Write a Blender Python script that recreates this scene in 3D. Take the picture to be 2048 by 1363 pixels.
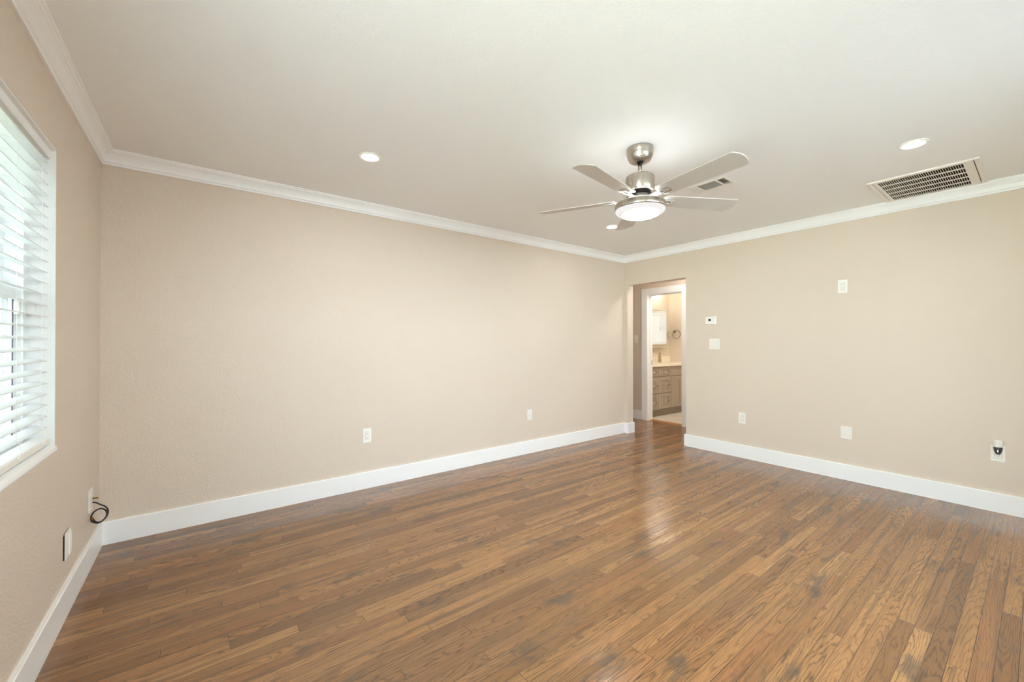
import bpy, bmesh, math, random
from mathutils import Vector, Matrix
for o in list(bpy.data.objects):
    bpy.data.objects.remove(o, do_unlink=True)
SC = bpy.context.scene
COL = SC.collection
PI = math.pi
R = math.radians

# ------------------------------------------------------------------ camera
cam_data = bpy.data.cameras.new('camera')
cam = bpy.data.objects.new('camera', cam_data)
COL.objects.link(cam)
cam_data.sensor_width = 36.0
cam_data.lens = 36.0 * 809.27 / 2048.0
cam_data.clip_start = 0.02
cam_data.clip_end = 200
cam.location = (0, 0, 1.2444)
cam.rotation_euler = (PI / 2 + 0.0046, 0, -0.6525)
SC.camera = cam

# ------------------------------------------------------------------ world, daylight, exposure
SC.view_settings.view_transform = 'Standard'
SC.view_settings.look = 'None'
SC.view_settings.gamma = 1.0
SC.view_settings.use_curve_mapping = False
SC.view_settings.exposure = 1.64
SC.cycles.use_denoising = True
SC.cycles.max_bounces = 14
SC.cycles.diffuse_bounces = 8
SC.cycles.glossy_bounces = 6
SC.cycles.transparent_max_bounces = 12
SC.cycles.caustics_reflective = False
SC.cycles.caustics_refractive = False
SC.cycles.sample_clamp_indirect = 6.0

SKY = 7.2
world = bpy.data.worlds.new('overcast_sky')
SC.world = world
world.use_nodes = True
wb = world.node_tree.nodes['Background']
wb.inputs['Color'].default_value = (0.77, 0.87, 1.0, 1)
wb.inputs['Strength'].default_value = SKY


def portal(name, loc, rot, sx, sy):
    l = bpy.data.lights.new(name, 'AREA')
    l.shape = 'RECTANGLE'
    l.size = sx
    l.size_y = sy
    l.cycles.is_portal = True
    o = bpy.data.objects.new(name, l)
    COL.objects.link(o)
    o.location = loc
    o.rotation_euler = rot
    return o


portal('daylight_portal_left', (-0.72, 1.8125, 1.425), (0, -PI / 2, 0), 1.29, 1.525)
portal('daylight_portal_front', (2.2, -0.74, 1.5), (-PI / 2, 0, PI), 1.8, 1.2)
portal('daylight_portal_left_rear', (-0.73, 0.16, 1.2), (0, -PI / 2, 0), 1.8, 1.28)

sun_data = bpy.data.lights.new('sun', 'SUN')
sun_data.energy = 20.0
sun_data.angle = R(3)
sun_data.color = (0.97, 0.98, 1.0)
sun = bpy.data.objects.new('sun', sun_data)
COL.objects.link(sun)
sun.rotation_euler = Vector((-0.22, -0.36, -0.9)).to_track_quat('-Z', 'Y').to_euler()

# room dimensions (metres)
YA, XB, XC, YF, H = 3.524, 4.657, -0.503, -0.55, 2.438


# ------------------------------------------------------------------ materials
def srgb(r, g, b):
    f = lambda c: ((c / 255 + 0.055) / 1.055) ** 2.4 if c > 10 else c / 255 / 12.92
    return (f(r), f(g), f(b), 1)


class NT:
    def __init__(s, name):
        s.m = bpy.data.materials.new(name)
        s.m.use_nodes = True
        s.t = s.m.node_tree
        s.b = s.t.nodes['Principled BSDF']
        s.out = s.t.nodes['Material Output']

    def n(s, typ, **kw):
        nd = s.t.nodes.new(typ)
        for k, v in kw.items():
            setattr(nd, k, v)
        return nd

    def put(s, sock, v):
        if isinstance(v, bpy.types.NodeSocket):
            s.t.links.new(v, sock)
        elif v is not None:
            sock.default_value = v

    def math(s, op, a, b=None, c=None, clamp=False):
        nd = s.n('ShaderNodeMath', operation=op, use_clamp=clamp)
        for i, v in enumerate((a, b, c)):
            s.put(nd.inputs[i], v)
        return nd.outputs[0]

    def comb(s, x, y, z):
        nd = s.n('ShaderNodeCombineXYZ')
        for i, v in enumerate((x, y, z)):
            s.put(nd.inputs[i], v)
        return nd.outputs[0]

    def objco(s):
        return s.n('ShaderNodeTexCoord').outputs['Object']

    def noise(s, vec, scale, detail=2.0, rough=0.5, dist=0.0):
        nd = s.n('ShaderNodeTexNoise')
        s.put(nd.inputs['Vector'], vec)
        nd.inputs['Scale'].default_value = scale
        nd.inputs['Detail'].default_value = detail
        nd.inputs['Roughness'].default_value = rough
        nd.inputs['Distortion'].default_value = dist
        return nd.outputs[0]

    def white(s, vec):
        nd = s.n('ShaderNodeTexWhiteNoise', noise_dimensions='3D')
        s.put(nd.inputs['Vector'], vec)
        sp = s.n('ShaderNodeSeparateColor')
        s.t.links.new(nd.outputs['Color'], sp.inputs[0])
        return sp.outputs[0], sp.outputs[1], sp.outputs[2]

    def ramp(s, fac, stops, interp='LINEAR'):
        nd = s.n('ShaderNodeValToRGB')
        nd.color_ramp.interpolation = interp
        e = nd.color_ramp.elements
        while len(e) < len(stops):
            e.new(0.5)
        for el, (p, c) in zip(e, stops):
            el.position = p
            el.color = c if len(c) == 4 else (*c, 1)
        s.put(nd.inputs[0], fac)
        return nd.outputs[0]

    def mix(s, fac, a, b, mode='MIX'):
        nd = s.n('ShaderNodeMix', data_type='RGBA', blend_type=mode)
        s.put(nd.inputs[0], fac)
        s.put(nd.inputs[6], a)
        s.put(nd.inputs[7], b)
        return nd.outputs[2]

    def smooth(s, v, lo, hi):
        nd = s.n('ShaderNodeMapRange', interpolation_type='SMOOTHSTEP')
        s.put(nd.inputs[0], v)
        nd.inputs[1].default_value = lo
        nd.inputs[2].default_value = hi
        return nd.outputs[0]

    def bump(s, height, strength, dist=0.002, normal=None):
        nd = s.n('ShaderNodeBump')
        nd.inputs['Strength'].default_value = strength
        nd.inputs['Distance'].default_value = dist
        s.put(nd.inputs['Height'], height)
        if normal is not None:
            s.put(nd.inputs['Normal'], normal)
        return nd.outputs[0]

    def set(s, **kw):
        for k, v in kw.items():
            s.put(s.b.inputs[k.replace('_', ' ')], v)
        return s.m


def simple(name, col, rough=0.5, metal=0.0, spec=0.5, bump=None):
    t = NT(name)
    t.set(Base_Color=col, Roughness=rough, Metallic=metal)
    t.b.inputs['Specular IOR Level'].default_value = spec
    v = t.noise(t.objco(), 40.0, 2)
    if bump:
        t.set(Normal=t.bump(t.noise(t.objco(), bump[0], 3), bump[1], bump[2]))
    else:
        t.set(Roughness=t.math('ADD', t.math('MULTIPLY', v, 0.06), rough - 0.03))
    return t.m


def emit(name, col, strength):
    t = NT(name)
    e = t.n('ShaderNodeEmission')
    e.inputs[0].default_value = col
    e.inputs[1].default_value = strength
    t.t.links.new(e.outputs[0], t.out.inputs[0])
    return t.m


def paint(name, col, knock=0.35, fine=0.12, rough=0.62):
    t = NT(name)
    co = t.objco()
    a = t.noise(co, 95.0, 3, 0.55)
    a = t.smooth(a, 0.42, 0.62)
    b = t.noise(co, 210.0, 2, 0.5)
    big = t.noise(co, 1.3, 2)
    n1 = t.bump(a, knock, 0.0012)
    n2 = t.bump(b, fine, 0.001, n1)
    c = t.mix(t.math('MULTIPLY', big, 0.10), col, tuple(x * 0.9 for x in col[:3]) + (1,))
    t.set(Base_Color=c, Roughness=rough, Normal=n2)
    t.b.inputs['Specular IOR Level'].default_value = 0.3
    return t.m


WALL = srgb(219, 206, 191)
M = {}
M['wall_rough'] = paint('beige_knockdown_paint', WALL, 0.8, 0.25)
M['wall'] = paint('beige_paint', WALL, 0.22, 0.12)
M['ceil'] = paint('white_ceiling_paint', srgb(241, 242, 243), 0.2, 0.25, 0.75)
M['bath_wall'] = paint('cream_bathroom_paint', srgb(228, 216, 198), 0.1, 0.1)
M['trim'] = simple('white_trim_enamel', srgb(244, 245, 246), 0.32)
M['reveal'] = paint('white_window_reveal_paint', srgb(236, 236, 234), 0.6, 0.3, 0.5)
M['plastic'] = simple('white_plastic', srgb(240, 238, 232), 0.35)
M['ivory'] = simple('off_white_plastic', srgb(236, 233, 227), 0.4)
M['slot'] = simple('dark_slot', srgb(40, 36, 32), 0.6)
M['vinyl'] = simple('white_vinyl', srgb(240, 242, 243), 0.35)
M['gasket'] = simple('dark_blue_gasket', srgb(88, 88, 108), 0.6)
M['cord'] = simple('white_cord', srgb(245, 245, 242), 0.8)
M['nickel'] = None
M['chrome'] = simple('polished_nickel', srgb(215, 212, 208), 0.14, 1.0)
M['blackm'] = simple('black_hub_metal', srgb(25, 25, 27), 0.35, 0.3)
M['blade'] = simple('silver_blade_laminate', srgb(196, 190, 184), 0.42, 0.15)
M['duct'] = simple('dark_filter_brown', srgb(50, 40, 30), 0.9)
M['brass'] = simple('brass', srgb(150, 110, 50), 0.3, 1.0)
M['rubber'] = simple('black_rubber', srgb(34, 30, 26), 0.45)
M['gap'] = simple('dark_gap', srgb(30, 26, 22), 0.9)
M['cabinet'] = simple('greige_cabinet_paint', srgb(168, 157, 141), 0.45)
M['carcass'] = simple('shaded_greige_carcass', srgb(104, 94, 80), 0.6)  # darker than the fronts, painting shade into the gaps between drawers
M['toekick'] = simple('greige_toe_kick_paint', srgb(150, 140, 127), 0.55)
M['counter'] = simple('cream_stone', srgb(244, 236, 216), 0.2)
M['mirror'] = simple('mirror_glass', (0.9, 0.92, 0.9, 1), 0.03, 1.0)
M['mirror'].node_tree.nodes['Principled BSDF'].inputs['Roughness'].default_value = 0.0
for l in list(M['mirror'].node_tree.links):
    if l.to_socket.name == 'Roughness':
        M['mirror'].node_tree.links.remove(l)
M['bronze'] = simple('bronze_metal', srgb(172, 150, 118), 0.4, 0.15)
M['dark_plastic'] = simple('smoked_grey_plastic', srgb(70, 70, 74), 0.15)
M['screen'] = simple('grey_display', srgb(70, 68, 60), 0.25)
M['steel'] = simple('brushed_steel', srgb(200, 196, 188), 0.25, 1.0)
M['dark_nickel'] = simple('satin_dark_nickel', srgb(128, 118, 104), 0.3, 0.9)
M['oak_strip'] = simple('oak_reducer', srgb(165, 115, 70), 0.35)
M['fence'] = simple('pale_green_fence_paint', srgb(205, 216, 200), 0.7)
M['concrete'] = simple('bounce_concrete', srgb(205, 205, 203), 0.85)  # pale so that sunlight bounces in through the left windows
M['paving'] = simple('grey_paving', srgb(72, 74, 78), 0.85)
M['grass'] = simple('lawn_grass', srgb(138, 143, 124), 0.9, bump=(30, 0.8, 0.02))
M['siding'] = simple('white_siding', srgb(225, 225, 222), 0.7)


def brushed():
    t = NT('brushed_nickel')
    co = t.objco()
    sp = t.n('ShaderNodeSeparateXYZ')
    t.put(sp.inputs[0], co)
    ang = t.math('ARCTAN2', sp.outputs[1], sp.outputs[0])
    st = t.noise(t.comb(t.math('MULTIPLY', ang, 9.0), 0.0, t.math('MULTIPLY', sp.outputs[2], 3.0)), 3.0, 4, 0.6)
    c = t.ramp(st, [(0.3, srgb(158, 150, 140)), (0.7, srgb(214, 206, 194))])
    t.set(Base_Color=c, Metallic=1.0, Roughness=0.3)
    return t.m


M['nickel'] = brushed()


def tile():
    t = NT('cream_floor_tile')
    co = t.objco()
    sp = t.n('ShaderNodeSeparateXYZ')
    t.put(sp.inputs[0], co)
    fx = t.math('FRACT', t.math('DIVIDE', sp.outputs[0], 0.61))
    fy = t.math('FRACT', t.math('DIVIDE', sp.outputs[1], 0.305))
    g = t.math('MINIMUM', t.math('MULTIPLY', fx, 2.0), fy)
    line = t.math('LESS_THAN', g, 0.008)
    c = t.ramp(t.noise(co, 4.0, 4), [(0.3, srgb(222, 212, 196)), (0.7, srgb(238, 230, 216))])
    t.set(Base_Color=t.mix(line, c, srgb(200, 190, 176)), Roughness=0.3)
    return t.m


M['tile'] = tile()


def glass(name, tint):
    t = NT(name)
    tr = t.n('ShaderNodeBsdfTransparent')
    tr.inputs[0].default_value = tint
    gl = t.n('ShaderNodeBsdfGlossy')
    gl.inputs['Roughness'].default_value = 0.02
    fr = t.n('ShaderNodeFresnel')
    fr.inputs[0].default_value = 1.45
    mx = t.n('ShaderNodeMixShader')
    t.put(mx.inputs[0], t.math('MULTIPLY', fr.outputs[0], 0.35))
    t.t.links.new(tr.outputs[0], mx.inputs[1])
    t.t.links.new(gl.outputs[0], mx.inputs[2])
    t.t.links.new(mx.outputs[0], t.out.inputs[0])
    return t.m


M['glass'] = glass('window_glass', (0.93, 0.96, 0.94, 1))
M['dimmed_bath_glass'] = glass('dimmed_bathroom_glass', (0.40, 0.41, 0.42, 1))  # clear glass with a tint added to dim the bathroom window
M['dimming_glass'] = glass('dimmed_window_glass', (0.46, 0.47, 0.46, 1))  # tint added to dim the daylight falling on the blind


def slat_mat():
    t = NT('white_blind_slat')
    t.set(Base_Color=srgb(242, 244, 244), Roughness=0.35)
    tl = t.n('ShaderNodeBsdfTranslucent')
    tl.inputs[0].default_value = srgb(235, 240, 235)
    mx = t.n('ShaderNodeMixShader')
    mx.inputs[0].default_value = 0.12
    t.t.links.new(t.b.outputs[0], mx.inputs[1])
    t.t.links.new(tl.outputs[0], mx.inputs[2])
    t.t.links.new(mx.outputs[0], t.out.inputs[0])
    return t.m


M['slat'] = slat_mat()
M['bath_slat'] = simple('white_bathroom_slat', srgb(240, 241, 240), 0.4)


def oak():
    t = NT('oak_strip_flooring')
    W = 0.0572
    sp = t.n('ShaderNodeSeparateXYZ')
    t.put(sp.inputs[0], t.objco())
    x, y = sp.outputs[0], sp.outputs[1]
    m = t.math
    yr = m('DIVIDE', y, W)
    row = m('FLOOR', yr)
    fy = m('FRACT', yr)
    ra, rb, rc = t.white(t.comb(row, 3.7, 1.1))
    seglen = m('ADD', 0.40, m('MULTIPLY', ra, 1.3))
    xs = m('ADD', m('DIVIDE', x, seglen), m('MULTIPLY', rb, 19.3))
    seg = m('FLOOR', xs)
    fx = m('FRACT', xs)
    r1, r2, r3 = t.white(t.comb(row, seg, 8.2))
    q1, q2, q3 = t.white(t.comb(row, seg, 51.9))
    # growth rings cut by the board
    xl = m('MULTIPLY', fx, seglen)
    yl = m('MULTIPLY', m('SUBTRACT', fy, 0.5), W)
    gy = m('ADD', yl, m('MULTIPLY', m('SUBTRACT', r2, 0.5), 0.10))
    slope = m('MULTIPLY', m('SUBTRACT', r3, 0.5), 0.16)
    z = m('ADD', m('ADD', 0.012, m('MULTIPLY', q1, 0.05)), m('MULTIPLY', slope, xl))
    wv = t.comb(m('ADD', m('MULTIPLY', x, 3.2), m('MULTIPLY', r1, 50.0)), m('MULTIPLY', y, 22.0), q2)
    warp = m('MULTIPLY', m('SUBTRACT', t.noise(wv, 1.0, 3, 0.55), 0.5), 0.030)
    rad = m('ADD', m('SQRT', m('ADD', m('MULTIPLY', gy, gy), m('MULTIPLY', z, z))), warp)
    ringw = m('ADD', 0.0042, m('MULTIPLY', q2, 0.0045))
    ph = m('FRACT', m('DIVIDE', rad, ringw))
    tri = m('ABSOLUTE', m('SUBTRACT', m('MULTIPLY', ph, 2.0), 1.0))
    lines = t.smooth(tri, 0.50, 0.98)
    pores = t.noise(t.comb(m('MULTIPLY', x, 9.0), m('MULTIPLY', y, 420.0), r1), 1.0, 3, 0.6)
    lines = m('MULTIPLY', lines, t.smooth(pores, 0.22, 0.6))
    # board tones
    tone = t.ramp(r1, [(0.0, srgb(116, 82, 51)), (0.14, srgb(136, 97, 60)), (0.40, srgb(154, 110, 68)),
                       (0.66, srgb(163, 118, 73)), (0.86, srgb(175, 129, 82)), (1.0, srgb(140, 93, 57))])
    tone = t.mix(m('MULTIPLY', q3, 0.25), tone, srgb(142, 88, 50))
    streak = t.noise(t.comb(m('MULTIPLY', x, 1.6), m('MULTIPLY', y, 46.0), q1), 1.0, 3, 0.6)
    tone = t.mix(m('MULTIPLY', t.smooth(streak, 0.44, 0.74), 0.72), tone, srgb(104, 76, 52))
    c = t.mix(m('MULTIPLY', lines, m('ADD', 0.42, m('MULTIPLY', q1, 0.38))), tone, srgb(70, 50, 35))
    c = t.mix(m('MULTIPLY', t.smooth(pores, 0.50, 0.70), 0.45), c, srgb(78, 56, 38))
    fine = t.noise(t.comb(m('MULTIPLY', x, 22.0), m('MULTIPLY', y, 900.0), r3), 1.0, 2, 0.6)
    c = t.mix(m('MULTIPLY', t.smooth(fine, 0.5, 0.75), 0.3), c, srgb(92, 66, 44))
    # old grey water stains
    st = t.noise(t.comb(m('MULTIPLY', x, 2.6), m('MULTIPLY', y, 7.5), 4.0), 1.0, 4, 0.6)
    st = m('MULTIPLY', t.smooth(st, 0.575, 0.70), 0.66)
    c = t.mix(st, c, srgb(72, 66, 58))
    st2 = t.noise(t.comb(m('MULTIPLY', x, 0.9), m('MULTIPLY', y, 1.1), 14.0), 1.0, 3, 0.5)
    c = t.mix(m('MULTIPLY', t.smooth(st2, 0.45, 0.7), 0.25), c, srgb(112, 92, 72))
    # joints
    ey = m('MULTIPLY', m('MINIMUM', fy, m('SUBTRACT', 1.0, fy)), W)
    ex = m('MULTIPLY', m('MINIMUM', fx, m('SUBTRACT', 1.0, fx)), seglen)
    e = m('MINIMUM', ey, ex)
    jt = m('SUBTRACT', 1.0, t.smooth(e, 0.0005, 0.0014))
    jv = t.smooth(t.noise(t.comb(m('MULTIPLY', x, 1.4), row, 2.0), 1.0, 2), 0.3, 0.6)
    c = t.mix(m('MULTIPLY', jt, m('ADD', 0.42, m('MULTIPLY', jv, 0.5))), c, srgb(38, 27, 19))
    # dust specks
    sk = t.n('ShaderNodeTexVoronoi')
    t.put(sk.inputs['Vector'], t.objco())
    sk.inputs['Scale'].default_value = 14.0
    dot = m('LESS_THAN', sk.outputs['Distance'], 0.02)
    c = t.mix(m('MULTIPLY', dot, 0.6), c, srgb(214, 206, 192))
    rg = m('ADD', 0.14, m('MULTIPLY', t.noise(t.objco(), 2.3, 3), 0.10))
    cup = m('MULTIPLY', ey, ey)
    hgt = m('ADD', m('MULTIPLY', t.smooth(e, 0.0, 0.0016), 0.0004), m('MULTIPLY', lines, -0.00006))
    n1 = t.bump(hgt, 0.5, 1.0)
    low = t.noise(t.comb(m('MULTIPLY', x, 3.0), m('MULTIPLY', y, 8.0), m('MULTIPLY', r1, 0.4)), 1.0, 2)
    n2 = t.bump(low, 0.5, 0.009, n1)
    t.set(Base_Color=c, Roughness=rg, Normal=n2)
    t.b.inputs['Specular IOR Level'].default_value = 0.8
    return t.m


M['oak'] = oak()
M['lamp'] = emit('warm_white_led_lens', (1.0, 0.94, 0.87, 1), 45.0)
M['fanlamp'] = emit('fan_light_diffuser', (1.0, 0.97, 0.94, 1), 16.0)
M['fanring'] = emit('fan_light_ring', (1.0, 0.97, 0.94, 1), 0.30)
M['fanring_up'] = emit('fan_upper_light_ring', (1.0, 0.97, 0.94, 1), 4.5)
M['hallfill'] = emit('hall_fill_glow', (1.0, 0.94, 0.88, 1), 27.0)  # glow of the added hall lamp
M['vanitylamp'] = emit('vanity_lamp_frosted_glass', (1.0, 0.90, 0.78, 1), 5.0)
M['bathfill'] = emit('bathroom_fill_glow', (1.0, 0.95, 0.88, 1), 26.0)  # glow of the added bathroom lamp


# ------------------------------------------------------------------ mesh helpers
class MB:
    def __init__(s):
        s.bm = bmesh.new()

    def box(s, x0, x1, y0, y1, z0, z1, mat=None):
        vs = [s.bm.verts.new(p) for p in ((x0, y0, z0), (x1, y0, z0), (x1, y1, z0), (x0, y1, z0),
                                          (x0, y0, z1), (x1, y0, z1), (x1, y1, z1), (x0, y1, z1))]
        for f in ((0, 3, 2, 1), (4, 5, 6, 7), (0, 1, 5, 4), (1, 2, 6, 5), (2, 3, 7, 6), (3, 0, 4, 7)):
            s.bm.faces.new([vs[i] for i in f])
        if mat is not None:
            bmesh.ops.transform(s.bm, matrix=mat, verts=vs)
        return s

    def prism(s, prof, fn):
        """closed 2-D profile swept between two ends: fn(u, v, end) -> point"""
        a = [s.bm.verts.new(fn(u, v, 0)) for u, v in prof]
        b = [s.bm.verts.new(fn(u, v, 1)) for u, v in prof]
        n = len(prof)
        for i in range(n):
            j = (i + 1) % n
            s.bm.faces.new((a[i], a[j], b[j], b[i]))
        s.bm.faces.new(a[::-1])
        s.bm.faces.new(b)
        return s

    def lathe(s, prof, seg=48, mat=None, smooth=True):
        rings = []
        allv = []
        for r, z in prof:
            if r < 1e-6:
                v = [s.bm.verts.new((0, 0, z))]
            else:
                v = [s.bm.verts.new((r * math.cos(2 * PI * k / seg), r * math.sin(2 * PI * k / seg), z)) for k in range(seg)]
            rings.append(v)
            allv += v
        for a, b in zip(rings, rings[1:]):
            for k in range(seg):
                k2 = (k + 1) % seg
                if len(a) == 1 and len(b) == 1:
                    continue
                if len(a) == 1:
                    f = s.bm.faces.new((a[0], b[k2], b[k]))
                elif len(b) == 1:
                    f = s.bm.faces.new((a[k], a[k2], b[0]))
                else:
                    f = s.bm.faces.new((a[k], a[k2], b[k2], b[k]))
                f.smooth = smooth
        if mat is not None:
            bmesh.ops.transform(s.bm, matrix=mat, verts=allv)
        return s

    def tube(s, pts, r, seg=10, close=False):
        pts = [Vector(p) for p in pts]
        n = len(pts)
        rings = []
        up = None
        for i, p in enumerate(pts):
            if close:
                d = pts[(i + 1) % n] - pts[i - 1]
            else:
                d = pts[min(i + 1, n - 1)] - pts[max(i - 1, 0)]
            d.normalize()
            if up is None:
                up = Vector((0, 0, 1)) if abs(d.z) < 0.9 else Vector((1, 0, 0))
            a = d.cross(up).normalized()
            up = a.cross(d).normalized()
            rings.append([s.bm.verts.new(p + r * (math.cos(2 * PI * k / seg) * a + math.sin(2 * PI * k / seg) * up)) for k in range(seg)])
        pairs = list(zip(rings, rings[1:])) + ([(rings[-1], rings[0])] if close else [])
        for a, b in pairs:
            for k in range(seg):
                f = s.bm.faces.new((a[k], a[(k + 1) % seg], b[(k + 1) % seg], b[k]))
                f.smooth = True
        if not close:
            s.bm.faces.new(rings[0][::-1])
            s.bm.faces.new(rings[-1])
        return s

    def build(s, name, mat, parent=None, bevel=0.0, seg=2):
        bmesh.ops.recalc_face_normals(s.bm, faces=s.bm.faces)
        me = bpy.data.meshes.new(name)
        s.bm.to_mesh(me)
        s.bm.free()
        me.materials.append(mat)
        o = bpy.data.objects.new(name, me)
        COL.objects.link(o)
        if parent:
            o.parent = parent
        if bevel:
            md = o.modifiers.new('bevel', 'BEVEL')
            md.width = bevel
            md.segments = seg
            md.limit_method = 'ANGLE'
            md.harden_normals = False
        return o


def thing(name, label, cat, loc=(0, 0, 0), rotz=0.0, group=None):
    o = bpy.data.objects.new(name, None)
    o.empty_display_size = 0.05
    COL.objects.link(o)
    o.location = loc
    o.rotation_euler = (0, 0, rotz)
    o['label'] = label
    o['category'] = cat
    if group:
        o['group'] = group
    return o


def struct(o):
    o['kind'] = 'structure'
    return o


def dup(o, loc, rotz, label):
    c = o.copy()
    COL.objects.link(c)
    c.location = loc
    c.rotation_euler = (0, 0, rotz)
    c['label'] = label
    for ch in list(o.children):
        d = ch.copy()
        COL.objects.link(d)
        d.parent = c
        for g in list(ch.children):
            e = g.copy()
            COL.objects.link(e)
            e.parent = d
    return c


# ------------------------------------------------------------------ room shell
XH = 5.68           # far wall of the hall (its room-side face)
XT = 5.80           # bathroom side of that wall
XS = 7.34           # bathroom side wall
YM = 4.48           # bathroom mirror wall
WB = 4.777          # hall side of the right wall
DY0, DY1, DZ = 2.62, 3.467, 2.037     # cased-free opening to the hall
BY0, BY1, BZ = 3.244, 3.853, 2.022    # bathroom doorway

b = MB()
b.box(XC - 0.25, XT - 0.002, YF - 0.2, 5.4, -0.12, 0.0)
struct(b.build('floor', M['oak']))

# ceiling with holes for the two vents
RG = (3.975, 4.605, 0.262, 0.766)     # return air opening x0 x1 y0 y1
SU = (2.985, 3.122, 1.392, 1.64)      # supply register opening
b = MB()
xs = sorted({XC - 0.25, RG[0], RG[1], SU[0], SU[1], XS + 0.3})
ys = sorted({YF - 0.2, RG[2], RG[3], SU[2], SU[3], 5.4})
for i in range(len(xs) - 1):
    for j in range(len(ys) - 1):
        cx, cy = (xs[i] + xs[i + 1]) / 2, (ys[j] + ys[j + 1]) / 2
        if RG[0] < cx < RG[1] and RG[2] < cy < RG[3]:
            continue
        if SU[0] < cx < SU[1] and SU[2] < cy < SU[3]:
            continue
        b.box(xs[i], xs[i + 1], ys[j], ys[j + 1], H, H + 0.1)
bmesh.ops.remove_doubles(b.bm, verts=b.bm.verts, dist=1e-5)
struct(b.build('ceiling', M['ceil']))

b = MB()
b.box(XC - 0.25, WB, YA, YA + 0.12, 0, H)
struct(b.build('wall_back', M['wall_rough']))

b = MB()
b.box(XB, WB, YF - 0.2, DY0, 0, H)
b.box(XB, WB, DY1, YA, 0, H)
b.box(XB, WB, DY0, DY1, DZ, H)
struct(b.build('wall_right', M['wall']))

WY0, WY1, WZ0, WZ1 = 1.05, 2.575, 0.78, 2.073    # left window opening
b = MB()
NY0, NY1, NZ0, NZ1 = -0.48, 0.80, 0.3, 2.1     # unseen second left window, added to light the right wall
b.box(-0.703, XC, YF - 0.2, NY0, 0, H)
b.box(-0.703, XC, NY1, WY0, 0, H)
b.box(-0.703, XC, NY0, NY1, 0, NZ0)
b.box(-0.703, XC, NY0, NY1, NZ1, H)
b.box(-0.703, XC, WY1, YA, 0, H)
b.box(-0.703, XC, WY0, WY1, 0, WZ0)
b.box(-0.703, XC, WY0, WY1, WZ1, H)
struct(b.build('wall_left', M['wall_rough']))

FX0, FX1, FZ0, FZ1 = 1.3, 3.1, 0.9, 2.10         # window behind the camera
b = MB()
b.box(XC, FX0, YF - 0.16, YF, 0, H)
b.box(FX1, XB, YF - 0.16, YF, 0, H)
b.box(FX0, FX1, YF - 0.16, YF, 0, FZ0)
b.box(FX0, FX1, YF - 0.16, YF, FZ1, H)
struct(b.build('wall_front', M['wall']))

# hall and bathroom walls
b = MB()
b.box(XH, XT, 1.2, BY0, 0, H)
b.box(XH, XT, BY1, 5.2, 0, H)
b.box(XH, XT, BY0, BY1, BZ, H)
struct(b.build('wall_hall', M['wall']))
b = MB()
b.box(WB, XH, 5.1, 5.2, 0, H)
struct(b.build('wall_hall_left', M['wall']))
b = MB()
b.box(WB, XH, 1.2, 1.3, 0, H)
struct(b.build('wall_hall_right', M['wall']))
b = MB()
b.box(WB - 0.12, WB, YA + 0.12, 5.2, 0, H)
struct(b.build('wall_hall_near', M['wall']))
BW = (3.30, 4.18, 1.235, 1.90)
b = MB()
b.box(XT, XS + 0.12, YM, YM + 0.1, 0, H)
struct(b.build('wall_bathroom_back', M['bath_wall']))
b = MB()
b.box(XS, XS + 0.12, 2.2, BW[0], 0, H)
b.box(XS, XS + 0.12, BW[1], YM, 0, H)
b.box(XS, XS + 0.12, BW[0], BW[1], 0, BW[2])
b.box(XS, XS + 0.12, BW[0], BW[1], BW[3], H)
struct(b.build('wall_bathroom_side', M['bath_wall']))
b = MB()
b.box(XT, XS, 2.1, 2.2, 0, H)
struct(b.build('wall_bathroom_front', M['bath_wall']))
b = MB()
b.box(XT + 0.002, XS + 0.1, 2.1, YM + 0.1, -0.1, 0.004)
struct(b.build('floor_bathroom', M['tile']))

# ------------------------------------------------------------------ crown moulding
CP = [(0, -0.088), (0.009, -0.088), (0.010, -0.078), (0.014, -0.074), (0.018, -0.071), (0.0175, -0.066),
      (0.020, -0.056), (0.025, -0.043), (0.033, -0.030), (0.043, -0.020), (0.050, -0.016), (0.052, -0.010),
      (0.060, -0.007), (0.061, 0.0), (0, 0)]


def crown(name, fn):
    struct(MB().prism(CP, fn).build(name, M['trim']))


crown('trim_1', lambda u, v, e: ((XB - u) if e else (XC + u), YA - u, H + v))
crown('trim_2', lambda u, v, e: (XB - u, (YA - u) if e else (YF + u), H + v))
crown('trim_3', lambda u, v, e: (XC + u, (YA - u) if e else (YF + u), H + v))
crown('trim_4', lambda u, v, e: ((XB - u) if e else (XC + u), YF + u, H + v))

# baseboards
T, BH = 0.016, 0.14
BP = [(0, 0), (T, 0), (T, BH - 0.004), (T - 0.003, BH), (0, BH)]


def skirt(name, runs, mat=None):
    b = MB()
    for fn in runs:
        b.prism(BP, fn)
    struct(b.build(name, mat or M['trim']))


skirt('baseboard_back', [lambda u, v, e: ((XB - u) if e else (XC + u), YA - u, v)])
skirt('baseboard_left', [lambda u, v, e: (XC + u, (YA - u) if e else (YF + u), v)])
skirt('baseboard_front', [lambda u, v, e: ((XB - u) if e else (XC + u), YF + u, v)])
skirt('baseboard_right', [
    lambda u, v, e: (XB - u, (DY0 + u) if e else (YF + u), v),
    lambda u, v, e: ((WB + u) if e else (XB - u), DY0 + u, v)])
skirt('baseboard_jamb', [
    lambda u, v, e: (XB - u, (YA - u) if e else (DY1 - u), v),
    lambda u, v, e: ((WB + u) if e else (XB - u), DY1 - u, v)])
skirt('baseboard_hall', [
    lambda u, v, e: (XH - u, 5.1 if e else BY1 + 0.09, v),
    lambda u, v, e: (XH - u, BY0 - 0.09 if e else 1.3, v)])

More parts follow.
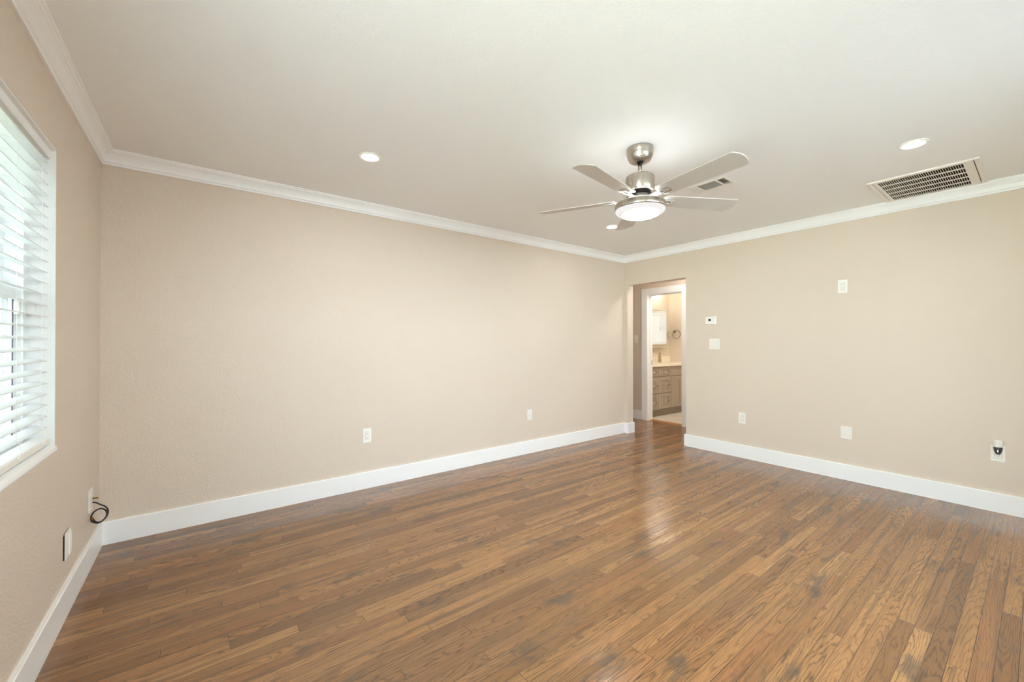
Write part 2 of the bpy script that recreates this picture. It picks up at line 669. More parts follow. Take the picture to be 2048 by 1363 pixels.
# ------------------------------------------------------------------ bathroom doorway: casing, jamb, threshold
b = MB()
cw, ct = 0.09, 0.02
b.box(XH - ct, XH, BY1, BY1 + cw, 0, BZ + cw)
b.box(XH - ct, XH, BY0 - cw, BY0, 0, BZ + cw)
b.box(XH - ct, XH, BY0, BY1, BZ, BZ + cw)
door = struct(b.build('door_1', M['trim'], None, 0.003))
b = MB()
b.box(XH - ct + 0.004, XT + 0.01, BY1 - 0.012, BY1 - 0.0005, 0, BZ)
b.box(XH - ct + 0.004, XT + 0.01, BY0 + 0.0005, BY0 + 0.012, 0, BZ)
b.box(XH - ct + 0.004, XT + 0.01, BY0 + 0.012, BY1 - 0.012, BZ - 0.012, BZ - 0.0005)
b.build('door_jamb', M['trim'], door, 0.001)
b = MB()
b.box(XH + 0.055, XH + 0.09, BY1 - 0.022, BY1 - 0.012, 0, BZ - 0.012)
b.box(XH + 0.055, XH + 0.09, BY0 + 0.012, BY0 + 0.022, 0, BZ - 0.012)
b.box(XH + 0.055, XH + 0.09, BY0 + 0.022, BY1 - 0.022, BZ - 0.022, BZ - 0.012)
b.build('door_stop', M['trim'], door, 0.002)
b = MB()
b.box(XH + 0.094, XH + 0.118, BY1 - 0.0145, BY1 - 0.012, 0.885, 0.955)
b.build('strike_plate', M['bronze'], door)
b = MB()
b.prism([(0, 0), (0.07, 0), (0.07, 0.012), (0.055, 0.012)],
        lambda u, v, e: (XT - 0.078 + u, (BY1 - 0.013) if e else (BY0 + 0.013), v))
struct(b.build('trim_threshold', M['oak_strip']))
b = MB()
b.box(XT - 0.008, XT + 0.006, BY0 + 0.012, BY1 - 0.012, 0.0, 0.008)
struct(b.build('trim_threshold_gap', M['gap']))

# ------------------------------------------------------------------ left window
b = MB()
fo = 0.048
xf0, xf1 = -0.675, -0.583
b.box(xf0, xf1, WY1 - fo, WY1, WZ0, WZ1)
b.box(xf0, xf1, WY0, WY0 + fo, WZ0, WZ1)
b.box(xf0, xf1, WY0 + fo, WY1 - fo, WZ1 - fo, WZ1)
b.box(xf0, xf1, WY0 + fo, WY1 - fo, WZ0, WZ0 + fo)
win = struct(b.build('window_1', M['vinyl'], None, 0.003))


def sash(x0, x1, z0, z1, nm):
    b = MB()
    st = 0.042
    ya, yb = WY0 + fo, WY1 - fo
    ym = (ya + yb) / 2
    b.box(x0, x1, ya, ya + st, z0, z1)
    b.box(x0, x1, yb - st, yb, z0, z1)
    b.box(x0, x1, ym - 0.03, ym + 0.03, z0, z1)
    for p, q in ((ya + st, ym - 0.03), (ym + 0.03, yb - st)):
        b.box(x0, x1, p, q, z0, z0 + st)
        b.box(x0, x1, p, q, z1 - st, z1)
    s = b.build(nm, M['vinyl'], win, 0.002)
    g = MB()
    xm = (x0 + x1) / 2
    g.box(xm - 0.002, xm + 0.002, ya + st - 0.004, ym - 0.026, z0 + st - 0.004, z1 - st + 0.004)
    g.box(xm - 0.002, xm + 0.002, ym + 0.026, yb - st + 0.004, z0 + st - 0.004, z1 - st + 0.004)
    g.build('glass_pane', M['dimming_glass'], s)
    g = MB()
    g.box(x1 - 0.003, x1 + 0.0005, yb - st - 0.0025, yb - st, z0 + st, z1 - st)
    g.build('gasket', M['gasket'], s)


sash(-0.668, -0.637, 1.425, WZ1 - fo, 'upper_sash')
sash(-0.632, -0.600, WZ0 + fo, 1.465, 'lower_sash')
b = MB()
b.box(xf1, XC - 0.0005, WY1 - 0.006, WY1, WZ0, WZ1)
b.box(xf1, XC - 0.0005, WY0, WY0 + 0.006, WZ0, WZ1)
b.box(xf1, XC - 0.0005, WY0 + 0.006, WY1 - 0.006, WZ1 - 0.006, WZ1)
b.build('window_reveal', M['reveal'], win)
sp = [(-0.60, 0.7805), (-0.501, 0.7805), (-0.4965, 0.783), (-0.4955, 0.790), (-0.4985, 0.800), (-0.506, 0.808), (-0.518, 0.8125), (-0.60, 0.815)]
b = MB()
b.prism(sp, lambda u, v, e: (u, (WY1 - 0.0005) if e else (WY0 + 0.0005), v))
b.build('window_sill', M['trim'], win)
# small alarm contacts
t = thing('window_sensor', 'small white box sensor on window sash below the meeting rail', 'sensor', (-0.60, 2.50, 1.385))
MB().box(0.0, 0.016, -0.018, 0.018, -0.026, 0.026).build('sensor_body', M['plastic'], t, 0.003)
MB().box(0.0155, 0.017, -0.010, 0.010, -0.004, 0.004).build('sensor_logo_bar', M['ivory'], t)
t = thing('blind_bracket', 'clear plastic hold-down clip on the white window reveal', 'bracket', (-0.572, WY1 - 0.006, 1.385))
MB().box(-0.012, 0.012, -0.010, 0.0, -0.022, 0.022).build('clip_body', M['ivory'], t, 0.002)
MB().tube([(-0.008, -0.006, -0.022), (-0.004, -0.010, -0.032), (0.004, -0.010, -0.032), (0.008, -0.006, -0.022)], 0.0015, 6).build('clip_loop', M['ivory'], t)

# horizontal blind
SY0, SY1 = 1.066, 2.560
t = thing('window_blind', 'white horizontal slatted blind lowered in the left window', 'blind', (-0.545, 1.81, 0.815))
ox, oy, oz = -0.545, 1.81, 0.815


def L(p):
    return (p[0] - ox, p[1] - oy, p[2] - oz)


b = MB()
for k in range(25):
    z = 0.8873 + k * 0.0466
    prof = []
    n = 6
    for i in range(n + 1):
        u = -0.0225 + 0.045 * i / n
        prof.append((u, 0.0022 * (1 - (u / 0.0225) ** 2) + 0.0014))
    for i in range(n, -1, -1):
        u = -0.0225 + 0.045 * i / n
        prof.append((u, 0.0022 * (1 - (u / 0.0225) ** 2) - 0.0014))
    ca, sa = math.cos(R(13)), math.sin(R(13))
    b.prism(prof, lambda u, v, e: L((-0.5445 + u * ca + v * sa, SY1 if e else SY0, z + 0.005 - u * sa + v * ca)))
b.build('slat_panel', M['slat'], t)
b = MB()
b.prism([(-0.575, 2.032), (-0.5245, 2.032), (-0.5245, 2.066), (-0.575, 2.066)], lambda u, v, e: L((u, SY1 - 0.004 if e else SY0 + 0.004, v)))
b.build('headrail', M['plastic'], t)
b = MB()
b.prism([(-0.524, 2.029), (-0.5195, 2.029), (-0.518, 2.033), (-0.518, 2.058), (-0.5195, 2.061), (-0.518, 2.064), (-0.5185, 2.0685), (-0.524, 2.0685)],
        lambda u, v, e: L((u, SY1 + 0.007 if e else SY0 - 0.007, v)))
b.box(*[c for p in zip(L((-0.560, SY1 + 0.001, 2.031)), L((-0.524, SY1 + 0.007, 2.0685))) for c in p])
b.build('valance', M['vinyl'], t, 0.0012)
b = MB()
b.prism([(-0.571, 0.8165), (-0.518, 0.8165), (-0.516, 0.820), (-0.516, 0.838), (-0.520, 0.843), (-0.568, 0.846), (-0.571, 0.842)],
        lambda u, v, e: L((u, SY1 if e else SY0, v)))
b.build('bottom_rail', M['plastic'], t, 0.001)
for yc in (2.46, 2.181, 1.45, 1.17):
    b = MB()
    for xx in (-0.5185, -0.5715):
        b.tube([L((xx, yc, 0.842 if xx < -0.55 else 0.905)), L((xx, yc, 1.5)), L((xx, yc, 1.99)), L((-0.535 if xx > -0.55 else -0.560, yc - 0.012, 2.034))], 0.0009, 6)
    for k in range(25):
        z = 0.8873 + k * 0.0466
        b.tube([L((-0.5185, yc, z + 0.001)), L((-0.5715, yc, z + 0.0125 - 0.003))], 0.0006, 5)
    b.tube([L((-0.5185, yc, 0.905)), L((-0.514, yc + 0.018, 0.885)), L((-0.5125, yc + 0.022, 0.862)), L((-0.5135, yc + 0.012, 0.843)), L((-0.514, yc, 0.833))], 0.0011, 6)
    b.build('ladder_cord', M['cord'], t)

# window behind the camera
b = MB()
fo2 = 0.06
b.box(FX0, FX0 + fo2, YF - 0.13, YF - 0.05, FZ0, FZ1)
b.box(FX1 - fo2, FX1, YF - 0.13, YF - 0.05, FZ0, FZ1)
b.box(2.17, 2.23, YF - 0.13, YF - 0.05, FZ0 + fo2, FZ1 - fo2)
b.box(FX0 + fo2, FX1 - fo2, YF - 0.13, YF - 0.05, FZ0, FZ0 + fo2)
b.box(FX0 + fo2, FX1 - fo2, YF - 0.13, YF - 0.05, FZ1 - fo2, FZ1)
w2 = struct(b.build('window_2', M['vinyl'], None, 0.003))
b = MB()
b.box(FX0 + fo2, 2.17, YF - 0.092, YF - 0.088, FZ0 + fo2, FZ1 - fo2)
b.box(2.23, FX1 - fo2, YF - 0.092, YF - 0.088, FZ0 + fo2, FZ1 - fo2)
b.build('glass_pane', M['glass'], w2)

b = MB()
b.box(-0.66, -0.58, NY0, NY0 + fo2, NZ0, NZ1)
b.box(-0.66, -0.58, NY1 - fo2, NY1, NZ0, NZ1)
b.box(-0.66, -0.58, NY0 + fo2, NY1 - fo2, NZ0, NZ0 + fo2)
b.box(-0.66, -0.58, NY0 + fo2, NY1 - fo2, NZ1 - fo2, NZ1)
w4 = struct(b.build('fill_window', M['vinyl'], None, 0.003))  # out of view, added to let more daylight in
b = MB()
b.box(-0.622, -0.618, NY0 + fo2, NY1 - fo2, NZ0 + fo2, NZ1 - fo2)
b.build('glass_pane', M['glass'], w4)

# bathroom window and its blind
b = MB()
f3 = 0.04
y0, y1, z0, z1 = BW
b.box(XS + 0.06, XS + 0.11, y0, y0 + f3, z0, z1)
b.box(XS + 0.06, XS + 0.11, y1 - f3, y1, z0, z1)
b.box(XS + 0.06, XS + 0.11, y0 + f3, y1 - f3, z0, z0 + f3)
b.box(XS + 0.06, XS + 0.11, y0 + f3, y1 - f3, z1 - f3, z1)
b.box(XS + 0.06, XS + 0.11, y0 + f3, y1 - f3, 1.55, 1.59)
w3 = struct(b.build('window_3', M['vinyl']))
b = MB()
b.box(XS + 0.083, XS + 0.087, y0 + f3, y1 - f3, z0 + f3, 1.55)
b.box(XS + 0.083, XS + 0.087, y0 + f3, y1 - f3, 1.59, z1 - f3)
b.build('glass_pane', M['dimmed_bath_glass'], w3)
b = MB()
b.box(XS - 0.02, XS + 0.06, y0 - 0.01, y1 + 0.01, z0 - 0.03, z0 + 0.001)
b.build('window_sill', M['trim'], w3, 0.006)
t = thing('bathroom_blind', 'white closed blind in the small bathroom window seen in the mirror', 'blind', (XS + 0.02, 3.74, z0))
b = MB()
for k in range(13):
    z = 0.045 + k * 0.0445
    b.prism([(-0.003, -0.023), (0.001, -0.023), (0.020, 0.023), (0.016, 0.023)], lambda u, v, e: (u, 0.425 if e else -0.425, z + v))
b.build('slat_panel', M['bath_slat'], t)
MB().box(-0.012, 0.018, -0.43, 0.43, 0.605, 0.66).build('headrail', M['plastic'], t)
MB().box(-0.006, 0.022, -0.425, 0.425, 0.003, 0.02).build('bottom_rail', M['plastic'], t)
MB().tube([(-0.018, 0.30, 0.62), (-0.018, 0.30, 0.25)], 0.003, 8).build('tilt_wand', M['plastic'], t)
portal('daylight_portal_bathroom', (XS + 0.14, 3.74, 1.57), (0, PI / 2, 0), 0.66, 0.86)

# ------------------------------------------------------------------ outlets, switches, plates  (built facing -y, back at y = 0)
PW, PH_, PT = 0.0355, 0.0605, 0.006


def slots(b, zc):
    b.box(-0.0072, -0.0052, -0.0098, -0.0085, zc + 0.001, zc + 0.0085)
    b.box(0.0052, 0.0072, -0.0098, -0.0085, zc + 0.001, zc + 0.0085)
    b.box(-0.0024, 0.0024, -0.0098, -0.0085, zc - 0.0085, zc - 0.004)


def make_outlet(label, loc, rotz):
    t = thing('wall_outlet', label, 'outlet', loc, rotz, 'wall outlets')
    MB().box(-PW, PW, -PT, 0, -PH_, PH_).build('cover_plate', M['plastic'], t, 0.003)
    MB().box(-0.0168, 0.0168, -0.009, -PT + 0.001, -0.0335, 0.0335).build('receptacle', M['plastic'], t, 0.0012)
    b = MB()
    b.box(-0.0178, 0.0178, -PT - 0.0002, -PT + 0.0008, -0.0345, 0.0345)
    b.build('shadow_joint', M['slot'], t)
    for zc in (0.0175, -0.0175):
        b = MB()
        slots(b, zc)
        b.build('socket', M['slot'], t)
    return t


def make_switch(name, label, loc, rotz, gangs=1):
    t = thing(name, label, 'switch', loc, rotz, 'wall light switches')
    w = PW + 0.0235 * (gangs - 1)
    MB().box(-w, w, -PT, 0, -PH_, PH_).build('cover_plate', M['plastic'], t, 0.003)
    for g in range(gangs):
        xc = (g - (gangs - 1) / 2) * 0.046
        MB().box(xc - 0.0176, xc + 0.0176, -PT - 0.0002, -PT + 0.0008, -0.0345, 0.0345).build('shadow_joint', M['slot'], t)
        b = MB()
        b.prism([(-PT + 0.001, -0.0335), (-0.0075, -0.0335), (-0.0082, 0.0), (-0.0115, 0.0335), (-PT + 0.001, 0.0335)],
                lambda u, v, e: (xc + (0.0168 if e else -0.0168), u, v))
        b.build('rocker', M['plastic'], t, 0.0008)
    return t


RB = -PI / 2        # things on the right wall (facing -x)
o1 = make_outlet('white duplex outlet low on the back wall, nearer the window corner', (1.124, YA, 0.449), 0)
dup(o1, (XB, 1.104, 1.76), RB, 'white duplex outlet mounted high on the right wall')
dup(o1, (XB, 1.977, 0.428), RB, 'small white duplex outlet low on the right wall beside the hall opening')
dup(o1, (XB, 0.197, 0.430), RB, 'white outlet holding the plug-in night light at far right')
make_switch('light_switch', 'white double rocker switch on the right wall below the thermostat', (XB, 2.274, 1.229), RB, 2)
t = make_switch('light_switch', 'white single rocker switch on the dim hall wall', (XH, 4.066, 1.306), RB, 1)
MB().box(-0.008, 0.008, -0.0105, -0.0075, -0.027, -0.023).build('pilot_slot', M['slot'], t)

t = thing('wall_outlet', 'white plate with faint socket outlines, low on the back wall nearer the hall', 'outlet', (2.941, YA, 0.432), 0, 'wall outlets')
MB().box(-PW, PW, -PT, 0, -PH_, PH_).build('cover_plate', M['ivory'], t, 0.003)
MB().box(-0.0168, 0.0168, -0.008, -PT + 0.001, -0.0335, 0.0335).build('receptacle', M['ivory'], t, 0.0012)
for zc in (0.0175, -0.0175):
    b = MB()
    b.box(-0.0066, -0.0056, -0.0084, -0.0078, zc + 0.001, zc + 0.0075)
    b.box(0.0056, 0.0066, -0.0084, -0.0078, zc + 0.001, zc + 0.0075)
    b.build('socket', M['cabinet'], t)

t = thing('blank_plate', 'blank cream cover plate low on the right wall between two outlets', 'cover plate', (XB, 1.082, 0.427), RB)
MB().box(-0.041, 0.041, -PT, 0, -0.058, 0.058).build('cover_plate', M['ivory'], t, 0.004)
for zc in (0.03, -0.03):
    b = MB()
    b.lathe([(0, -0.001), (0.0035, -0.001), (0.0035, 0.001), (0, 0.0014)], 12, Matrix.Translation((0, -PT, zc)) @ Matrix.Rotation(PI / 2, 4, 'X'))
    b.build('screw', M['ivory'], t)

# left wall plates (facing +x)
RL = PI / 2
t = thing('phone_plate', 'white wall plate standing proud of the left wall under the window', 'wall plate', (XC, 2.752, 0.312), RL)
MB().box(-0.0445, 0.040, -0.0045, 0.0, -0.061, 0.048).build('wall_gap', M['gap'], t)
MB().box(-0.044, 0.044, -0.0095, -0.0046, -0.0615, 0.0615).build('cover_plate', M['ivory'], t, 0.0012)
MB().box(-0.002, 0.036, -0.0145, -0.0090, -0.050, 0.048).build('insert_panel', M['plastic'], t, 0.0015)
t = thing('cable_plate', 'white cable wall plate with a threaded brass jack, by the left corner', 'wall plate', (XC, 3.250, 0.360), RL)
MB().box(-0.043, 0.043, -0.007, 0.0, -0.0625, 0.0625).build('cover_plate', M['plastic'], t, 0.003)
b = MB()
b.lathe([(0, 0), (0.0055, 0), (0.0055, 0.006), (0.004, 0.006), (0.004, 0.022), (0.0, 0.022)], 14, Matrix.Translation((0.030, -0.008, 0.0)) @ Matrix.Rotation(PI / 2, 4, 'X'))
b.build('coax_jack', M['brass'], t)
t = thing('coax_cable', 'short black looped coax cable dangling from the cable plate', 'cable', (XC + 0.0075, 3.278, 0.338))
pts = [(0, 0, 0), (0.018, 0.006, 0.002), (0.045, 0.012, -0.006), (0.075, 0.012, -0.022), (0.092, 0.006, -0.045), (0.088, -0.004, -0.070),
       (0.070, -0.012, -0.088), (0.046, -0.022, -0.098), (0.022, -0.034, -0.098), (0.006, -0.046, -0.088), (0.004, -0.052, -0.066), (0.014, -0.046, -0.042),
       (0.034, -0.034, -0.024), (0.058, -0.020, -0.020), (0.080, -0.010, -0.036), (0.088, -0.008, -0.060), (0.078, -0.014, -0.080), (0.056, -0.026, -0.092), (0.032, -0.040, -0.090), (0.018, -0.050, -0.078)]


pts = [(x * 0.70, y - 0.012 * min(1, x * 30), z - 0.014 * min(1, x * 20)) for x, y, z in pts]


def cat(pts, n=6):
    out = []
    P = [Vector(p) for p in pts]
    P = [2 * P[0] - P[1]] + P + [2 * P[-1] - P[-2]]
    for i in range(1, len(P) - 2):
        for k in range(n):
            u = k / n
            p0, p1, p2, p3 = P[i - 1], P[i], P[i + 1], P[i + 2]
            out.append(0.5 * (2 * p1 + (p2 - p0) * u + (2 * p0 - 5 * p1 + 4 * p2 - p3) * u * u + (3 * p1 - p0 - 3 * p2 + p3) * u ** 3))
    out.append(P[-2])
    return out


MB().tube(cat(pts), 0.0040, 8).build('cable_jacket', M['rubber'], t)
b = MB()
b.tube([pts[-1], (pts[-1][0] - 0.006, pts[-1][1] - 0.004, pts[-1][2] + 0.014)], 0.0060, 8)
b.build('cable_connector', M['brass'], t)

# thermostat
t = thing('thermostat', 'white thermostat with small grey screen beside the hall opening', 'thermostat', (XB, 2.3145, 1.502), RB)
MB().box(-0.0635, 0.0635, -0.008, 0, -0.045, 0.045).build('back_plate', M['plastic'], t, 0.002)
b = MB()
b.prism([(-0.0615, -0.008), (-0.0565, -0.024), (-0.03, -0.026), (0.03, -0.026), (0.0565, -0.024), (0.0615, -0.008)], lambda u, v, e: (u, v, 0.044 if e else -0.044))
b.build('housing', M['plastic'], t, 0.002)
MB().box(-0.0165, 0.0125, -0.0268, -0.0255, -0.008, 0.019).build('display', M['screen'], t, 0.0005)
for zc in (0.012, -0.008):
    MB().box(0.026, 0.036, -0.0275, -0.0255, zc - 0.004, zc + 0.004).build('button', M['ivory'], t, 0.001)

# plug-in night light
t = thing('night_light', 'plug-in night light with white shade and smoked base in right outlet', 'night light', (XB - 0.0098, 0.197, 0.452), RB)
b = MB()
prof = []
for i in range(13):
    a = PI * i / 12
    prof.append((0.0235 * math.cos(a), -0.006 - 0.028 * math.sin(a)))
b.prism(prof, lambda u, v, e: (u * (1.0 if not e else 1.08), v * (1.0 if not e else 1.08), 0.078 if e else 0.024))
b.build('shade', M['plastic'], t, 0.002)
b = MB()
rings = [(0.030, 1.0), (0.018, 0.98), (0.0, 0.86), (-0.018, 0.62), (-0.026, 0.4)]
vs = []
for z, s_ in rings:
    vs.append([b.bm.verts.new((u * s_, -0.001 + (v) * s_, z)) for u, v in prof])
for a, c in zip(vs, vs[1:]):
    for i in range(len(prof)):
        j = (i + 1) % len(prof)
        f = b.bm.faces.new((a[i], a[j], c[j], c[i]))
        f.smooth = True
b.bm.faces.new(vs[0])
b.bm.faces.new(vs[-1][::-1])
b.build('base', M['dark_plastic'], t)
MB().box(-0.004, 0.004, -0.032, -0.026, -0.008, 0.016).build('light_sensor', M['steel'], t, 0.0015)
MB().box(-0.014, 0.014, -0.004, 0.0, -0.024, 0.03).build('plug_body', M['plastic'], t, 0.001)

# ------------------------------------------------------------------ ceiling: recessed lights, vents
def make_can(label, loc):
    t = thing('recessed_light', label, 'ceiling light', loc, 0, 'recessed ceiling lights')
    MB().lathe([(0.050, -0.004), (0.052, -0.007), (0.058, -0.008), (0.066, -0.005), (0.068, 0.0), (0.050, 0.0), (0.050, -0.004)], 40).build('trim_ring', M['plastic'], t)
    MB().lathe([(0, -0.0055), (0.030, -0.0052), (0.0502, -0.004), (0.0502, -0.001), (0, -0.001)], 40).build('lens', M['lamp'], t)
    return t


c0 = make_can('round recessed ceiling light in front of the back wall, left of the fan', (0.849, 2.611, H))
dup(c0, (3.339, 2.677, H), 0, 'round recessed ceiling light seen just below the fan, near the far corner')
dup(c0, (3.384, 0.462, H), 0, 'round recessed ceiling light beside the large return air grille')

# return air grille
t = thing('return_air_grille', 'large white return air grille on the ceiling by the right wall', 'vent', ((RG[0] + RG[1]) / 2, (RG[2] + RG[3]) / 2, H))
hx, hy = (RG[1] - RG[0]) / 2, (RG[3] - RG[2]) / 2
b = MB()
fw = 0.028
for x0, x1, y0, y1 in ((-hx - fw, hx - 0.02, -hy - fw, -hy), (-hx - fw, hx - 0.02, hy, hy + fw), (-hx - fw, -hx, -hy, hy)):
    b.box(x0, x1, y0, y1, -0.012, 0.0)
b.build('frame', M['ivory'], t, 0.004)
b = MB()
gx0, gx1, gy0, gy1 = -0.288, 0.285, -0.246, 0.252
gx0, gx1, gy0, gy1 = -hx + 0.022, hx - 0.022, -hy + 0.012 + 0.022, hy - 0.006
px0, px1, py0, py1 = -hx + 0.003, hx - 0.003, -hy + 0.004, hy - 0.004
gy0, gy1 = -hy + 0.05, hy - 0.026
b.box(px0, gx0, py0, py1, -0.009, 0.0)
b.box(gx1, px1, py0, py1, -0.009, 0.0)
b.box(gx0, gx1, py0, gy0, -0.009, 0.0)
b.box(gx0, gx1, gy1, py1, -0.009, 0.0)
door_p = b.build('hinged_panel', M['ivory'], t, 0.002)
b = MB()
for k in range(1, 5):
    xc = gx0 + (gx1 - gx0) * k / 5
    b.box(xc - 0.003, xc + 0.003, gy0, gy1, -0.0085, -0.001)
n = 36
for k in range(n + 1):
    yc = gy0 + (gy1 - gy0) * k / n
    b.prism([(-0.0012, -0.0080), (0.0012, -0.0080), (0.0016, 0.001), (0.0002, 0.001)], lambda u, v, e: (gx1 if e else gx0, yc + u, v))
b.build('louver_grid', M['ivory'], t)
b = MB()
b.box(-hx, hx, -hy, hy, 0.12, 0.13)
b.box(-hx + 0.0005, -hx + 0.004, -hy + 0.0005, hy - 0.0005, 0.0102, 0.12)
b.box(hx - 0.004, hx - 0.0005, -hy + 0.0005, hy - 0.0005, 0.0102, 0.12)
b.box(-hx + 0.004, hx - 0.004, -hy + 0.0005, -hy + 0.004, 0.0102, 0.12)
b.box(-hx + 0.004, hx - 0.004, hy - 0.004, hy - 0.0005, 0.0102, 0.12)
b.build('duct_filter', M['duct'], t)

# supply register
t = thing('supply_register', 'small white ceiling register with three louver banks, behind the fan', 'vent', ((SU[0] + SU[1]) / 2, (SU[2] + SU[3]) / 2, H))
hx, hy = (SU[1] - SU[0]) / 2, (SU[3] - SU[2]) / 2
b = MB()
fw = 0.026
for x0, x1, y0, y1 in ((-hx - fw, hx + fw, -hy - fw, -hy), (-hx - fw, hx + fw, hy, hy + fw), (-hx - fw, -hx, -hy, hy), (hx, hx + fw, -hy, hy),
                       (-hx, hx, -hy + 0.048, -hy + 0.062), (-hx, hx, hy - 0.050, hy - 0.036)):
    b.box(x0, x1, y0, y1, -0.006, 0.0)
b.build('frame', M['ivory'], t, 0.003)
b = MB()
for k in range(5):
    yc = -hy + 0.003 + 0.0105 * k
    b.prism([(-0.0010, -0.006), (0.0006, -0.006), (0.0078, 0.002), (0.0062, 0.002)], lambda u, v, e: (hx if e else -hx, yc + 0.004 + u, v))
b.build('louver_bank', M['ivory'], t)
b = MB()
for k in range(4):
    yc = hy - 0.036 + 0.010 * k
    b.prism([(-0.0010, -0.006), (0.0010, -0.006), (-0.0060, 0.006), (-0.0080, 0.006)], lambda u, v, e: (hx if e else -hx, yc + u, v))
b.build('louver_bank', M['ivory'], t)
b = MB()
ya, yb = -hy + 0.062, hy - 0.050
for k in range(14):
    xc = -hx + 0.004 + (2 * hx - 0.008) * k / 13
    b.prism([(-0.0006, -0.005), (0.0006, -0.005), (0.0064, 0.0), (0.0052, 0.0)], lambda u, v, e: (xc + u, yb if e else ya, v))
for k in range(1, 10):
    yc = ya + (yb - ya) * k / 10
    b.box(-hx, hx, yc - 0.0007, yc + 0.0007, 0.001, 0.007)
b.build('louver_bank', M['ivory'], t)
b = MB()
b.box(-hx + 0.0005, hx - 0.0005, -hy + 0.0005, hy - 0.0005, 0.09, 0.10)
b.box(-hx + 0.0005, -hx + 0.003, -hy + 0.0005, hy - 0.0005, 0.0105, 0.09)
b.box(hx - 0.003, hx - 0.0005, -hy + 0.0005, hy - 0.0005, 0.0105, 0.09)
b.box(-hx + 0.003, hx - 0.003, -hy + 0.0005, -hy + 0.003, 0.0105, 0.09)
b.box(-hx + 0.003, hx - 0.003, hy - 0.003, hy - 0.0005, 0.0105, 0.09)
b.build('duct_box', M['duct'], t)

# ------------------------------------------------------------------ ceiling fan
FZ = H
t = thing('ceiling_fan', 'brushed nickel five-blade ceiling fan with a lit round lamp', 'ceiling fan', (2.138, 1.499, H))
z = lambda v: v - H
MB().lathe([(0, 0.0), (0.080, 0.0), (0.081, z(2.432)), (0.081, z(2.412)), (0.0785, z(2.408)), (0.0785, z(2.405)), (0.076, z(2.392)), (0.066, z(2.368)), (0.058, z(2.360)), (0.022, z(2.357)), (0, z(2.357))], 56).build('canopy', M['nickel'], t)
MB().lathe([(0, z(2.356)), (0.020, z(2.3569)), (0.019, z(2.350)), (0, z(2.350))], 24).build('collar', M['blackm'], t)
MB().lathe([(0, z(2.351)), (0.0128, z(2.351)), (0.0128, z(2.27)), (0, z(2.27))], 24).build('downrod', M['nickel'], t)
MB().lathe([(0, z(2.293)), (0.016, z(2.293)), (0.024, z(2.285)), (0.026, z(2.268)), (0.0, z(2.268))], 32).build('coupling', M['nickel'], t)
MB().lathe([(0, z(2.270)), (0.076, z(2.270)), (0.084, z(2.264)), (0.086, z(2.256)), (0.086, z(2.176)), (0.082, z(2.170)), (0, z(2.170))], 64).build('motor_housing', M['nickel'], t)
MB().lathe([(0, z(2.171)), (0.066, z(2.171)), (0.066, z(2.150)), (0.080, z(2.146)), (0.080, z(2.138)), (0, z(2.138))], 40).build('hub', M['blackm'], t)
MB().lathe([(0, z(2.139)), (0.074, z(2.139)), (0.076, z(2.134)), (0.078, z(2.108)), (0, z(2.108))], 48).build('lamp_neck', M['nickel'], t)
MB().lathe([(0, z(2.109)), (0.118, z(2.109)), (0.136, z(2.104)), (0.140, z(2.099)), (0, z(2.099))], 64).build('upper_glow_ring', M['fanring_up'], t)
MB().lathe([(0, z(2.100)), (0.146, z(2.100)), (0.150, z(2.097)), (0.152, z(2.066)), (0.149, z(2.060)), (0, z(2.060))], 72).build('lamp_band', M['nickel'], t)
MB().lathe([(0, z(2.061)), (0.1475, z(2.061)), (0.147, z(2.052)), (0.140, z(2.045)), (0.118, z(2.040)), (0, z(2.040))], 64).build('lower_glow_ring', M['fanring'], t)
MB().lathe([(0.112, z(2.041)), (0.120, z(2.041)), (0.121, z(2.034)), (0.116, z(2.031)), (0.112, z(2.034)), (0.112, z(2.041))], 64).build('lens_ring', M['plastic'], t)
MB().lathe([(0, z(2.040)), (0.1125, z(2.040)), (0.112, z(2.033)), (0.098, z(2.026)), (0.06, z(2.021)), (0, z(2.019))], 64).build('lens', M['fanlamp'], t)

ZB = 2.130 - H


def blade_outline():
    pts = []
    r0, r1, w0, w1 = 0.145, 0.658, 0.056, 0.070
    # root, rounded
    for i in range(7):
        a = PI / 2 + (PI / 2) * i / 6
        pts.append((r0 + 0.03 + 0.03 * math.cos(a), w0 - 0.03 + 0.03 * math.sin(a)))
    for i in range(7):
        a = PI + (PI / 2) * i / 6
        pts.append((r0 + 0.03 + 0.03 * math.cos(a), -w0 + 0.03 + 0.03 * math.sin(a)))
    # tip: two crisp corners joined by a shallow arc
    for i in range(13):
        u = -1 + 2 * i / 12
        pts.append((r1 - 0.028 * abs(u) ** 2.2, w1 * u))
    return pts


